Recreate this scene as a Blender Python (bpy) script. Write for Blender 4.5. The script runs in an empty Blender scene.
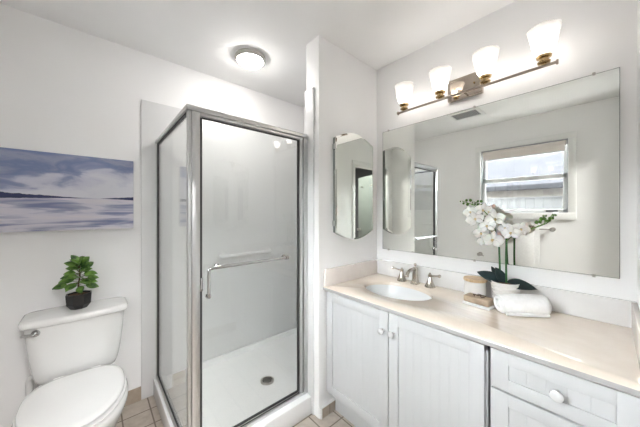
import bpy, bmesh, math, random
from mathutils import Vector, Matrix
random.seed(7)
PI = math.pi
S = bpy.context.scene
C = S.collection

# ------------------------------------------------------------------ camera, sky, exposure
CAM_H = 1.3163
cam_d = bpy.data.cameras.new('camera')
cam_d.sensor_fit = 'HORIZONTAL'
cam_d.sensor_width = 36.0
cam_d.lens = 254.88 / 640 * 36.0
cam_d.shift_y = -(213.5 - 211.9) / 640
cam_d.clip_start = 0.01
cam = bpy.data.objects.new('camera', cam_d)
C.objects.link(cam)
cam.location = (0, 0, CAM_H)
cam.rotation_euler = (PI / 2, 0, -math.radians(41.4965))
S.camera = cam

S.view_settings.view_transform = 'Standard'
S.view_settings.look = 'None'
S.view_settings.gamma = 1
S.view_settings.use_curve_mapping = False
S.view_settings.exposure = 2.4

wd = bpy.data.worlds.new('sky')
S.world = wd
wd.use_nodes = True
bg = wd.node_tree.nodes['Background']
bg.inputs['Color'].default_value = (0.93, 0.965, 1.0, 1)
bg.inputs['Strength'].default_value = 7.5

BULB = 3.2          # emission strength of the vanity bulbs
DOME = 15.0          # emission of the ceiling lamp
HALL_FILL = 15.0          # emission of the fill panel added in the hall

# ------------------------------------------------------------------ materials
def mat(name, col, rough=0.5, metal=0.0, emit=None, es=0.0, coat=0.0, spec=None, trans=0.0, sss=0.0):
    m = bpy.data.materials.new(name)
    m.use_nodes = True
    b = m.node_tree.nodes['Principled BSDF']
    b.inputs['Base Color'].default_value = (*col, 1)
    b.inputs['Roughness'].default_value = rough
    b.inputs['Metallic'].default_value = metal
    if coat:
        b.inputs['Coat Weight'].default_value = coat
        b.inputs['Coat Roughness'].default_value = 0.05
    if spec is not None:
        b.inputs['Specular IOR Level'].default_value = spec
    if trans:
        b.inputs['Transmission Weight'].default_value = trans
    if sss:
        b.inputs['Subsurface Weight'].default_value = sss
        b.inputs['Subsurface Scale'].default_value = 0.01
    if emit:
        b.inputs['Emission Color'].default_value = (*emit, 1)
        b.inputs['Emission Strength'].default_value = es
    return m

def noisy(m, c1, c2, scale=5.0, detail=3.0, bump=0.0, bscale=60.0, stretch=(1, 1, 1), lo=0.35, hi=0.65, dist=0.002):
    nt = m.node_tree
    N, L = nt.nodes, nt.links
    b = N['Principled BSDF']
    tc = N.new('ShaderNodeTexCoord')
    mp = N.new('ShaderNodeMapping')
    mp.inputs['Scale'].default_value = stretch
    L.new(tc.outputs['Object'], mp.inputs['Vector'])
    n = N.new('ShaderNodeTexNoise')
    n.inputs['Scale'].default_value = scale
    n.inputs['Detail'].default_value = detail
    L.new(mp.outputs[0], n.inputs['Vector'])
    r = N.new('ShaderNodeValToRGB')
    r.color_ramp.elements[0].position = lo
    r.color_ramp.elements[1].position = hi
    r.color_ramp.elements[0].color = (*c1, 1)
    r.color_ramp.elements[1].color = (*c2, 1)
    L.new(n.outputs[0], r.inputs[0])
    L.new(r.outputs[0], b.inputs['Base Color'])
    if bump:
        n2 = N.new('ShaderNodeTexNoise')
        n2.inputs['Scale'].default_value = bscale
        n2.inputs['Detail'].default_value = 3
        L.new(mp.outputs[0], n2.inputs['Vector'])
        bp = N.new('ShaderNodeBump')
        bp.inputs['Strength'].default_value = bump
        bp.inputs['Distance'].default_value = dist
        L.new(n2.outputs[0], bp.inputs['Height'])
        L.new(bp.outputs[0], b.inputs['Normal'])
    return m

M = {}
WALL = (0.86, 0.85, 0.84)
M['wall'] = noisy(mat('painted wall', WALL, 0.55), (0.885, 0.88, 0.878), (0.905, 0.90, 0.898), 3, 2, 0.15, 180)
M['ceil'] = noisy(mat('painted ceiling', WALL, 0.8), (0.86, 0.857, 0.855), (0.88, 0.877, 0.875), 3, 2, 0.2, 150)
M['hallwall'] = mat('hall dimmed by colour', (0.12, 0.12, 0.125), 0.8)  # unlit look of the hall is put into this dark colour
M['trim'] = mat('white trim paint', (0.82, 0.82, 0.81), 0.3)
M['acrylic'] = mat('white acrylic surround', (0.74, 0.74, 0.74), 0.32)
M['pan'] = mat('white shower pan', (0.84, 0.84, 0.84), 0.25)
M['porcelain'] = mat('white porcelain', (0.80, 0.80, 0.79), 0.07, coat=0.5)
M['seat'] = mat('white toilet plastic', (0.84, 0.84, 0.835), 0.15)
M['basin'] = mat('white basin glaze', (0.68, 0.68, 0.675), 0.3)
M['cab'] = noisy(mat('white cabinet paint', (0.66, 0.665, 0.68), 0.32), (0.555, 0.56, 0.565), (0.57, 0.575, 0.58), 4, 2)
M['cabin'] = mat('cabinet carcass shadow gap', (0.42, 0.43, 0.44), 0.6)
M['knob'] = mat('white ceramic knob', (0.60, 0.595, 0.595), 0.12, coat=0.5)
M['alu'] = mat('brushed aluminium', (0.64, 0.64, 0.635), 0.34, 1.0)
M['chrome'] = mat('chrome', (0.55, 0.55, 0.55), 0.08, 1.0)
M['nickel'] = mat('polished nickel', (0.56, 0.52, 0.46), 0.12, 1.0)
M['satin'] = mat('satin nickel ring', (0.50, 0.48, 0.45), 0.35, 1.0)
M['brass'] = mat('aged bronze brass', (0.46, 0.33, 0.17), 0.25, 1.0)
M['barmetal'] = mat('brushed antique nickel bar', (0.36, 0.31, 0.27), 0.3, 1.0)
M['plate'] = mat('polished warm nickel plate', (0.56, 0.49, 0.42), 0.06, 1.0)
M['seal'] = mat('dark rubber seal', (0.035, 0.035, 0.035), 0.5)
M['mirror'] = mat('silvered mirror', (0.86, 0.875, 0.84), 0.0, 1.0)
M['mirredge'] = mat('mirror edge', (0.33, 0.36, 0.34), 0.15, 0.8)
M['stone'] = noisy(mat('beige quartz', (0.80, 0.72, 0.62), 0.04, coat=0.8), (0.80, 0.69, 0.58), (0.85, 0.75, 0.645), 14, 6, lo=0.3, hi=0.7)
M['stone'].node_tree.nodes['Principled BSDF'].inputs['Coat Weight'].default_value = 1.0
M['stone'].node_tree.nodes['Principled BSDF'].inputs['Coat IOR'].default_value = 1.55
M['stone'].node_tree.nodes['Principled BSDF'].inputs['Coat Roughness'].default_value = 0.02
M['splash'] = noisy(mat('pale stone splash', (0.7, 0.68, 0.66), 0.12), (0.77, 0.755, 0.745), (0.81, 0.80, 0.79), 14, 6, lo=0.3, hi=0.7)
M['sidestone'] = noisy(mat('pink beige stone side splash', (0.7, 0.62, 0.56), 0.15), (0.76, 0.69, 0.65), (0.80, 0.735, 0.695), 14, 6, lo=0.3, hi=0.7)
M['towel'] = noisy(mat('white terry', (0.86, 0.855, 0.85), 0.95), (0.85, 0.845, 0.84), (0.90, 0.895, 0.89), 60, 3, 0.5, 350, dist=0.002)
M['leafdark'] = noisy(mat('dark orchid leaf', (0.01, 0.03, 0.03), 0.4), (0.006, 0.018, 0.02), (0.015, 0.04, 0.038), 12)
M['leaf'] = noisy(mat('rubber plant leaf', (0.06, 0.16, 0.03), 0.35), (0.02, 0.075, 0.014), (0.20, 0.37, 0.075), 30)
M['stem'] = mat('green stake', (0.035, 0.14, 0.035), 0.45)
M['stemlight'] = mat('light green stem', (0.13, 0.27, 0.05), 0.45)
M['bud'] = mat('green bud', (0.10, 0.23, 0.035), 0.4)
M['petal'] = noisy(mat('cream petal', (0.86, 0.83, 0.77), 0.6, sss=0.1), (0.88, 0.85, 0.80), (0.92, 0.91, 0.89), 22, 2)
M['lip'] = mat('yellow pink lip', (0.78, 0.62, 0.36), 0.5)
M['wood'] = noisy(mat('light bamboo lid', (0.62, 0.43, 0.25), 0.45), (0.56, 0.38, 0.21), (0.68, 0.49, 0.30), 10, 3, stretch=(1, 12, 1))
M['blackpot'] = mat('charcoal glazed pot', (0.022, 0.022, 0.023), 0.28)
M['soil'] = noisy(mat('brown soil', (0.1, 0.05, 0.03), 0.9), (0.05, 0.028, 0.018), (0.24, 0.13, 0.08), 60, 3, 0.6, 120)
M['bark'] = mat('plant stem bark', (0.10, 0.07, 0.04), 0.8)
M['whitepot'] = mat('ribbed white ceramic', (0.80, 0.77, 0.73), 0.35)
M['jar'] = mat('frosted white jar', (0.77, 0.75, 0.72), 0.25)
M['soap'] = noisy(mat('tan soap', (0.45, 0.34, 0.24), 0.6), (0.36, 0.27, 0.19), (0.50, 0.39, 0.28), 25, 4)
M['twine'] = mat('dark twine', (0.08, 0.045, 0.03), 0.8)
M['tray'] = mat('white tray', (0.85, 0.85, 0.85), 0.2)
M['canvasedge'] = mat('canvas edge', (0.62, 0.61, 0.64), 0.8)
M['rubber'] = mat('white hose', (0.75, 0.75, 0.74), 0.4)
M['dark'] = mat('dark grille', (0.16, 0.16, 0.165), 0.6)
M['drainholes'] = mat('drain slots', (0.03, 0.03, 0.03), 0.6)
M['winframe'] = mat('window aluminium grey', (0.35, 0.36, 0.37), 0.4)
M['vinyl'] = mat('white vinyl sash', (0.74, 0.75, 0.76), 0.35)
M['shade_fabric'] = mat('cream roller shade', (0.80, 0.74, 0.70), 0.8)
M['doordim'] = mat('door leaf shaded by colour', (0.16, 0.18, 0.165), 0.4)  # white leaf toned down, the shade on it is in the colour
M['stucco'] = noisy(mat('beige stucco', (0.2, 0.17, 0.15), 0.9), (0.20, 0.18, 0.165), (0.225, 0.205, 0.19), 8)
M['roof'] = noisy(mat('grey shingle roof', (0.05, 0.05, 0.055), 0.9), (0.026, 0.026, 0.0295), (0.034, 0.034, 0.0375), 16, 3, stretch=(1, 0.3, 1))
M['fence'] = mat('grey fence', (0.060, 0.060, 0.061), 0.9)
M['gutter'] = mat('dark gutter', (0.02, 0.02, 0.022), 0.6)
for k_ in ('roof', 'fence', 'stucco', 'gutter'):
    M[k_].node_tree.nodes['Principled BSDF'].inputs['Specular IOR Level'].default_value = 0.0
M['ground'] = mat('concrete yard', (0.2, 0.19, 0.18), 0.9)

def thin_glass(name, tint, ior=1.5, extra=0.0):
    m = bpy.data.materials.new(name)
    m.use_nodes = True
    nt = m.node_tree
    N, L = nt.nodes, nt.links
    N.clear()
    out = N.new('ShaderNodeOutputMaterial')
    tr = N.new('ShaderNodeBsdfTransparent')
    tr.inputs[0].default_value = (*tint, 1)
    gl = N.new('ShaderNodeBsdfGlossy')
    gl.inputs['Roughness'].default_value = 0.0
    gl.inputs['Color'].default_value = (1, 1, 1, 1)
    fr = N.new('ShaderNodeFresnel')
    ge = N.new('ShaderNodeNewGeometry')       # both faces of the pane reflect like the outside of glass
    io = N.new('ShaderNodeMix')
    io.inputs[2].default_value = ior
    io.inputs[3].default_value = 1 / ior
    L.new(ge.outputs['Backfacing'], io.inputs[0])
    L.new(io.outputs[0], fr.inputs['IOR'])
    mx = N.new('ShaderNodeMixShader')
    L.new(fr.outputs[0], mx.inputs[0])
    L.new(tr.outputs[0], mx.inputs[1])
    L.new(gl.outputs[0], mx.inputs[2])
    L.new(mx.outputs[0], out.inputs[0])
    return m
M['glass'] = thin_glass('clear shower glass', (0.975, 0.985, 0.98))
M['winglass'] = thin_glass('window glass', (0.97, 0.98, 0.98))

def frosted(name):
    m = bpy.data.materials.new(name)
    m.use_nodes = True
    nt = m.node_tree
    N, L = nt.nodes, nt.links
    N.clear()
    out = N.new('ShaderNodeOutputMaterial')
    tr = N.new('ShaderNodeBsdfTransparent')
    tl = N.new('ShaderNodeBsdfTranslucent')
    tl.inputs[0].default_value = (0.95, 0.93, 0.90, 1)
    df = N.new('ShaderNodeBsdfDiffuse')
    df.inputs[0].default_value = (0.9, 0.88, 0.85, 1)
    m1 = N.new('ShaderNodeMixShader')
    m1.inputs[0].default_value = 0.35
    m2 = N.new('ShaderNodeMixShader')
    m2.inputs[0].default_value = 0.66
    L.new(tl.outputs[0], m1.inputs[1])
    L.new(df.outputs[0], m1.inputs[2])
    L.new(m1.outputs[0], m2.inputs[1])
    L.new(tr.outputs[0], m2.inputs[2])
    L.new(m2.outputs[0], out.inputs[0])
    return m
M['shade'] = frosted('frosted glass shade')
M['bulb'] = mat('glowing bulb', (1, 1, 1), 0.5, emit=(1.0, 0.965, 0.93), es=BULB)
M['dome'] = mat('glowing dome', (1, 1, 1), 0.5, emit=(1.0, 0.97, 0.93), es=DOME)
M['hallfill'] = mat('added hall fill panel', (1, 1, 1), 0.5, emit=(1.0, 0.98, 0.96), es=HALL_FILL)

def tile_mat(name, c1, c2, c3, grout, ox, oy, step, gw=0.004, ax=(0, 1)):
    """square tiles on world axes; grout lines at ox + k*step, oy + k*step"""
    m = mat(name, c1, 0.35)
    nt = m.node_tree
    N, L = nt.nodes, nt.links
    b = N['Principled BSDF']
    ge = N.new('ShaderNodeNewGeometry')
    sp = N.new('ShaderNodeSeparateXYZ')
    L.new(ge.outputs['Position'], sp.inputs[0])
    def line(src, off):
        a = N.new('ShaderNodeMath'); a.operation = 'SUBTRACT'
        L.new(src, a.inputs[0]); a.inputs[1].default_value = off - 20 * step
        d = N.new('ShaderNodeMath'); d.operation = 'DIVIDE'
        L.new(a.outputs[0], d.inputs[0]); d.inputs[1].default_value = step
        f = N.new('ShaderNodeMath'); f.operation = 'FRACT'
        L.new(d.outputs[0], f.inputs[0])
        s = N.new('ShaderNodeMath'); s.operation = 'SUBTRACT'
        L.new(f.outputs[0], s.inputs[0]); s.inputs[1].default_value = 0.5
        ab = N.new('ShaderNodeMath'); ab.operation = 'ABSOLUTE'
        L.new(s.outputs[0], ab.inputs[0])
        g = N.new('ShaderNodeMath'); g.operation = 'GREATER_THAN'
        L.new(ab.outputs[0], g.inputs[0]); g.inputs[1].default_value = 0.5 - gw / step
        fl = N.new('ShaderNodeMath'); fl.operation = 'FLOOR'
        L.new(d.outputs[0], fl.inputs[0])
        return g.outputs[0], fl.outputs[0]
    gx, fx = line(sp.outputs[ax[0]], ox)
    gy, fy = line(sp.outputs[ax[1]], oy)
    mxg = N.new('ShaderNodeMath'); mxg.operation = 'MAXIMUM'
    L.new(gx, mxg.inputs[0]); L.new(gy, mxg.inputs[1])
    cb = N.new('ShaderNodeCombineXYZ')
    L.new(fx, cb.inputs[0]); L.new(fy, cb.inputs[1])
    wn = N.new('ShaderNodeTexWhiteNoise')
    L.new(cb.outputs[0], wn.inputs['Vector'])
    n = N.new('ShaderNodeTexNoise'); n.inputs['Scale'].default_value = 22; n.inputs['Detail'].default_value = 5
    L.new(ge.outputs['Position'], n.inputs['Vector'])
    r = N.new('ShaderNodeValToRGB')
    r.color_ramp.elements[0].position = 0.32; r.color_ramp.elements[0].color = (*c1, 1)
    r.color_ramp.elements[1].position = 0.68; r.color_ramp.elements[1].color = (*c2, 1)
    L.new(n.outputs[0], r.inputs[0])
    mx = N.new('ShaderNodeMix'); mx.data_type = 'RGBA'
    mm = N.new('ShaderNodeMath'); mm.operation = 'MULTIPLY'
    L.new(wn.outputs['Value'], mm.inputs[0]); mm.inputs[1].default_value = 0.45
    L.new(mm.outputs[0], mx.inputs[0])
    L.new(r.outputs[0], mx.inputs[6]); mx.inputs[7].default_value = (*c3, 1)
    mg = N.new('ShaderNodeMix'); mg.data_type = 'RGBA'
    L.new(mxg.outputs[0], mg.inputs[0])
    L.new(mx.outputs[2], mg.inputs[6]); mg.inputs[7].default_value = (*grout, 1)
    L.new(mg.outputs[2], b.inputs['Base Color'])
    bp = N.new('ShaderNodeBump'); bp.inputs['Strength'].default_value = 0.6; bp.inputs['Distance'].default_value = 0.002
    bp.invert = True
    L.new(mxg.outputs[0], bp.inputs['Height']); L.new(bp.outputs[0], b.inputs['Normal'])
    return m
STEP = 0.1500
M['tile'] = tile_mat('beige floor tile', (0.40, 0.345, 0.29), (0.52, 0.46, 0.40), (0.56, 0.51, 0.45), (0.19, 0.155, 0.125), 0.131, 2.028, STEP)
M['basetile'] = tile_mat('tan baseboard tile', (0.37, 0.30, 0.235), (0.46, 0.385, 0.31), (0.42, 0.35, 0.28), (0.17, 0.14, 0.11), 0.099, 9.0, STEP, 0.0025, ax=(0, 0))

def painting_mat():
    m = mat('seascape painting', (0.6, 0.6, 0.7), 0.75)
    nt = m.node_tree
    N, L = nt.nodes, nt.links
    b = N['Principled BSDF']
    tc = N.new('ShaderNodeTexCoord')
    sp = N.new('ShaderNodeSeparateXYZ')
    L.new(tc.outputs['Object'], sp.inputs[0])
    def math_(op, a, c=None, clamp=False):
        n = N.new('ShaderNodeMath'); n.operation = op; n.use_clamp = clamp
        for i, v in enumerate((a, c)):
            if v is None: continue
            if isinstance(v, (int, float)): n.inputs[i].default_value = v
            else: L.new(v, n.inputs[i])
        return n.outputs[0]
    def noise(scale, detail, st, off=(0, 0, 0)):
        mp = N.new('ShaderNodeMapping'); mp.inputs['Scale'].default_value = st
        mp.inputs['Location'].default_value = off
        L.new(tc.outputs['Object'], mp.inputs['Vector'])
        n = N.new('ShaderNodeTexNoise'); n.inputs['Scale'].default_value = scale
        n.inputs['Detail'].default_value = detail
        n.inputs['Distortion'].default_value = 0.4
        L.new(mp.outputs[0], n.inputs['Vector'])
        return n.outputs[0]
    def ramp(src, stops):
        r = N.new('ShaderNodeValToRGB')
        e = r.color_ramp.elements
        e[0].position, e[0].color = stops[0][0], (*stops[0][1], 1)
        e[1].position, e[1].color = stops[-1][0], (*stops[-1][1], 1)
        for p, c in stops[1:-1]:
            x = e.new(p); x.color = (*c, 1)
        L.new(src, r.inputs[0])
        return r.outputs[0]
    def mix(f, a, c):
        x = N.new('ShaderNodeMix'); x.data_type = 'RGBA'
        if isinstance(f, float): x.inputs[0].default_value = f
        else: L.new(f, x.inputs[0])
        for i, v in ((6, a), (7, c)):
            if isinstance(v, tuple): x.inputs[i].default_value = (*v, 1)
            else: L.new(v, x.inputs[i])
        return x.outputs[2]
    X, Z = sp.outputs[0], sp.outputs[2]
    HZ = 0.197                                   # horizon above the canvas bottom
    # sky: darker slate blue above, pale pinkish below
    nz = noise(5.0, 6, (1, 1, 2.6))
    up = math_('DIVIDE', math_('SUBTRACT', Z, HZ), 0.30)
    # the cloud bank sits lower at the left and climbs to the right
    tilt = math_('MULTIPLY', math_('ADD', X, 0.0), -0.55)
    v = math_('ADD', math_('ADD', math_('MULTIPLY', up, 0.95), tilt), math_('MULTIPLY', math_('SUBTRACT', nz, 0.5), 1.5))
    sky = ramp(v, [(0.12, (0.68, 0.68, 0.74)), (0.34, (0.56, 0.56, 0.66)), (0.47, (0.29, 0.32, 0.48)), (0.62, (0.19, 0.24, 0.41)), (0.78, (0.33, 0.35, 0.48)), (1.0, (0.18, 0.23, 0.40))])
    # sea: pale lilac with long blue grey streaks
    ns = noise(3.2, 5, (1, 1, 9), (0.3, 0, 0.1))
    sea = ramp(ns, [(0.36, (0.20, 0.22, 0.38)), (0.45, (0.36, 0.37, 0.50)), (0.53, (0.62, 0.60, 0.68)), (0.68, (0.70, 0.66, 0.70))])
    above = math_('GREATER_THAN', Z, HZ)
    col = mix(above, sea, sky)
    # two strips of dark land on the horizon
    nl = noise(24, 3, (1, 1, 0.2))
    t1 = math_('MULTIPLY', math_('SUBTRACT', 0.065, X), 0.085, True)
    t1 = math_('MULTIPLY', t1, math_('ADD', 0.30, nl))
    t2 = math_('MULTIPLY', math_('SUBTRACT', X, 0.14), 0.09, True)
    t2 = math_('MULTIPLY', t2, math_('ADD', 0.5, nl))
    th = math_('MAXIMUM', t1, t2)
    hh = math_('SUBTRACT', Z, HZ - 0.002)
    land = math_('MULTIPLY', math_('LESS_THAN', hh, th), math_('GREATER_THAN', hh, math_('MULTIPLY', th, -0.45)))
    col = mix(land, col, (0.040, 0.048, 0.12))
    L.new(col, b.inputs['Base Color'])
    nb = noise(90, 3, (1, 1, 1))
    bp = N.new('ShaderNodeBump'); bp.inputs['Strength'].default_value = 0.3; bp.inputs['Distance'].default_value = 0.001
    L.new(nb, bp.inputs['Height']); L.new(bp.outputs[0], b.inputs['Normal'])
    return m
M['painting'] = painting_mat()

# ------------------------------------------------------------------ mesh helpers (all in world coordinates)
def V(*a): return Vector(a)
def merge(bm, tmp):
    me = bpy.data.meshes.new('tmp'); tmp.to_mesh(me); tmp.free()
    bm.from_mesh(me); bpy.data.meshes.remove(me)

def box(bm, x0, x1, y0, y1, z0, z1, bev=0.0, seg=2, rot=0.0, piv=None):
    t = bmesh.new()
    bmesh.ops.create_cube(t, size=1.0)
    for v in t.verts:
        v.co = V((x0 + x1) / 2 + v.co.x * (x1 - x0), (y0 + y1) / 2 + v.co.y * (y1 - y0), (z0 + z1) / 2 + v.co.z * (z1 - z0))
    if bev:
        bmesh.ops.bevel(t, geom=list(t.edges), offset=bev, segments=seg, affect='EDGES', profile=0.5)
    if rot:
        p = piv or V((x0 + x1) / 2, (y0 + y1) / 2, 0)
        bmesh.ops.rotate(t, verts=t.verts, cent=p, matrix=Matrix.Rotation(rot, 3, 'Z'))
    merge(bm, t)
    return bm

def frame_of(d):
    d = d.normalized()
    a = V(0, 0, 1) if abs(d.z) < 0.9 else V(1, 0, 0)
    u = d.cross(a).normalized()
    return u, d.cross(u).normalized()

def tube(bm, pts, r, n=12, caps=True):
    pts = [Vector(p) for p in pts]
    rs = r if isinstance(r, (list, tuple)) else [r] * len(pts)
    rings = []
    u = None
    for i, p in enumerate(pts):
        d = (pts[min(i + 1, len(pts) - 1)] - pts[max(i - 1, 0)]).normalized()
        if u is None: u, w = frame_of(d)
        else:
            u = (u - d * u.dot(d)).normalized(); w = d.cross(u)
        rings.append([bm.verts.new(p + (u * math.cos(2 * PI * k / n) + w * math.sin(2 * PI * k / n)) * rs[i]) for k in range(n)])
    for a, b in zip(rings, rings[1:]):
        for k in range(n):
            bm.faces.new((a[k], a[(k + 1) % n], b[(k + 1) % n], b[k]))
    if caps:
        bm.faces.new(rings[0][::-1]); bm.faces.new(rings[-1])
    return bm

def smooth_path(pts, k=6):
    pts = [Vector(p) for p in pts]
    out = []
    P = [pts[0] * 2 - pts[1]] + pts + [pts[-1] * 2 - pts[-2]]
    for i in range(1, len(P) - 2):
        a, b, c, d = P[i - 1:i + 3]
        for j in range(k):
            t = j / k
            out.append(0.5 * ((2 * b) + (c - a) * t + (2 * a - 5 * b + 4 * c - d) * t * t + (3 * b - a - 3 * c + d) * t ** 3))
    out.append(pts[-1])
    return out

def lathe(bm, prof, c, axis=(0, 0, 1), n=32, sx=1.0, sy=1.0):
    """prof: list of (radius, height); revolve about axis through c"""
    c = Vector(c); ax = Vector(axis).normalized()
    if abs(ax.z) > 0.99: u, w = V(1, 0, 0), V(0, 1, 0) * (1 if ax.z > 0 else -1)
    else: u, w = frame_of(ax)
    rings = []
    for r, h in prof:
        if r < 1e-6: rings.append([bm.verts.new(c + ax * h)])
        else: rings.append([bm.verts.new(c + ax * h + u * (math.cos(2 * PI * k / n) * r * sx) + w * (math.sin(2 * PI * k / n) * r * sy)) for k in range(n)])
    for a, b in zip(rings, rings[1:]):
        for k in range(n):
            k2 = (k + 1) % n
            if len(a) == 1 and len(b) == 1: continue
            if len(a) == 1: bm.faces.new((a[0], b[k2], b[k]))
            elif len(b) == 1: bm.faces.new((a[k], a[k2], b[0]))
            else: bm.faces.new((a[k], a[k2], b[k2], b[k]))
    return bm

def loft(bm, sections, cap0=True, cap1=True):
    rings = [[bm.verts.new(p) for p in s] for s in sections]
    n = len(rings[0])
    for a, b in zip(rings, rings[1:]):
        for k in range(n):
            bm.faces.new((a[k], a[(k + 1) % n], b[(k + 1) % n], b[k]))
    if cap0: bm.faces.new(rings[0][::-1])
    if cap1: bm.faces.new(rings[-1])
    return bm

def prism(bm, poly, a, b, axis='Y', bev=0.0):
    """poly of 2D points in the two other axes, extruded from a to b along axis"""
    t = bmesh.new()
    def mk(p, s):
        if axis == 'Y': return V(p[0], s, p[1])
        if axis == 'X': return V(s, p[0], p[1])
        return V(p[0], p[1], s)
    r0 = [t.verts.new(mk(p, a)) for p in poly]
    r1 = [t.verts.new(mk(p, b)) for p in poly]
    n = len(poly)
    for k in range(n): t.faces.new((r0[k], r0[(k + 1) % n], r1[(k + 1) % n], r1[k]))
    t.faces.new(r0[::-1]); t.faces.new(r1)
    bmesh.ops.recalc_face_normals(t, faces=t.faces)
    if bev: bmesh.ops.bevel(t, geom=list(t.edges), offset=bev, segments=2, affect='EDGES')
    merge(bm, t)
    return bm

def world_of(o):
    p = V(0, 0, 0)
    while o: p += o.location; o = o.parent
    return p

def obj(name, bm, material, parent=None, smooth=35, origin=None, solid=0.0):
    bmesh.ops.recalc_face_normals(bm, faces=bm.faces)
    me = bpy.data.meshes.new(name)
    if parent is not None: off = world_of(parent)
    elif origin is not None: off = Vector(origin)
    else:
        xs = [v.co.x for v in bm.verts]; ys = [v.co.y for v in bm.verts]; zs = [v.co.z for v in bm.verts]
        off = V((min(xs) + max(xs)) / 2, (min(ys) + max(ys)) / 2, min(zs))
    for v in bm.verts: v.co -= off
    bm.to_mesh(me); bm.free()
    o = bpy.data.objects.new(name, me)
    C.objects.link(o)
    if parent is not None: o.parent = parent
    else: o.location = off
    me.materials.append(material)
    if smooth:
        for p in me.polygons: p.use_smooth = True
        me.set_sharp_from_angle(angle=math.radians(smooth))
    if solid:
        md = o.modifiers.new('solidify', 'SOLIDIFY'); md.thickness = solid; md.offset = 0
    return o

def B(*a, **k): return box(bmesh.new(), *a, **k)

def tag(o, label, cat, group=None):
    o['label'] = label; o['category'] = cat
    if group: o['group'] = group
    return o
def thing(name, loc, label, cat, group=None):
    o = bpy.data.objects.new(name, None); C.objects.link(o)
    o.empty_display_size = 0.05
    o.location = loc
    return tag(o, label, cat, group)
def struct(name, bm, m, parent=None, **k):
    o = obj(name, bm, m, parent, **k)
    if parent is None: o['kind'] = 'structure'
    return o

# ------------------------------------------------------------------ measured planes
H = 2.44
XR, XL, YB, YF = 1.68, -0.478, 2.171, -0.08       # mirror wall, window wall, painting wall, door wall
YP, YP2, XP = 1.218, 1.345, 1.0685                # partition front, back, free end
ZC = 0.8355                                       # counter top

# ------------------------------------------------------------------ room shell
struct('floor', B(XL - 1.4, XR + 0.12, -2.6, YB + 0.12, -0.08, 0), M['tile'], smooth=0)
struct('ceiling', B(XL - 0.12, XR + 0.12, YF - 0.11, YB + 0.12, H, H + 0.08), M['ceil'], smooth=0)
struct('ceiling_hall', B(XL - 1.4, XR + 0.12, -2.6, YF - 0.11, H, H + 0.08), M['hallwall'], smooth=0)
struct('wall_back', B(XL - 0.12, XR + 0.12, YB, YB + 0.12, 0, H), M['wall'], smooth=0)
struct('wall_right', B(XR, XR + 0.12, YF - 0.11, YB, 0, H), M['wall'], smooth=0)
struct('wall_partition', B(XP, XR, YP, YP2, 0, H, bev=0.0), M['wall'], smooth=0)
# window wall with its opening
WY0, WY1, WZ0, WZ1 = 0.285, 1.112, 1.308, 2.112
bm = bmesh.new()
X0, X1 = XL - 0.12, XL
box(bm, X0, X1, -0.19, WY0, 0, H); box(bm, X0, X1, WY1, YB, 0, H)
box(bm, X0, X1, WY0, WY1, 0, WZ0); box(bm, X0, X1, WY0, WY1, WZ1, H)
struct('wall_left', bm, M['wall'], smooth=0)
# door wall with its opening
DX0, DX1, DZ = -0.35, 0.50, 2.01
bm = bmesh.new()
box(bm, XL, DX0, YF - 0.11, YF, 0, H); box(bm, DX1, XR, YF - 0.11, YF, 0, H); box(bm, DX0, DX1, YF - 0.11, YF, DZ, H)
struct('wall_front', bm, M['wall'], smooth=0)
# hall behind the door
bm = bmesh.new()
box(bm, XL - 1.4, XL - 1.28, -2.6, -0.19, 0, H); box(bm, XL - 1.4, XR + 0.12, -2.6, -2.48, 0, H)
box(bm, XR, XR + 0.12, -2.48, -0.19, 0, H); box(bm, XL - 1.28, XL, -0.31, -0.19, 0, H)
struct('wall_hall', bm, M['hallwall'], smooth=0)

# door frame and opened door leaf
bm = bmesh.new()
for y0, y1 in ((YF, YF + 0.014), (YF - 0.124, YF - 0.11)):
    box(bm, DX0 - 0.06, DX0 + 0.004, y0, y1, 0, DZ, 0.003)
    box(bm, DX1 - 0.004, DX1 + 0.06, y0, y1, 0, DZ, 0.003)
    box(bm, DX0 - 0.06, DX1 + 0.06, y0, y1, DZ, DZ + 0.06, 0.003)
box(bm, DX0, DX0 + 0.012, YF - 0.11, YF, 0, DZ); box(bm, DX1 - 0.012, DX1, YF - 0.11, YF, 0, DZ)
box(bm, DX0, DX1, YF - 0.11, YF, DZ - 0.012, DZ)
struct('trim_1', bm, M['trim'])
ang = math.atan2(-0.93, -0.36)
dbm = bmesh.new()
hx, hy = DX0 - 0.0, YF - 0.135
box(dbm, hx + 0.0, hx + 0.80, hy - 0.035, hy, 0.01, 1.995, 0.002, rot=ang, piv=V(hx, hy, 0))
door = struct('door_1', dbm, M['doordim'])
for s in (0.30, 0.62):
    px, py = hx + s * math.cos(ang), hy + s * math.sin(ang)
    nx, ny = math.sin(ang) * -1, math.cos(ang)
    hb = bmesh.new()
    for q in (1,):
        lathe(hb, [(0.0, 0), (0.018, 0), (0.018, 0.004), (0.006, 0.006), (0.006, 0.03), (0.010, 0.032), (0.010, 0.040), (0, 0.042)], (px, py, 1.80), (nx, ny, 0), 14)
    obj('door_hook', hb, M['satin'], door)
kb = bmesh.new()
px, py = hx + 0.73 * math.cos(ang), hy + 0.73 * math.sin(ang)
lathe(kb, [(0, 0), (0.03, 0), (0.03, 0.006), (0.011, 0.010), (0.011, 0.03), (0.027, 0.04), (0.027, 0.058), (0, 0.066)], (px, py, 0.97), (nx, ny, 0), 18)
obj('door_handle', kb, M['satin'], door)

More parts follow.
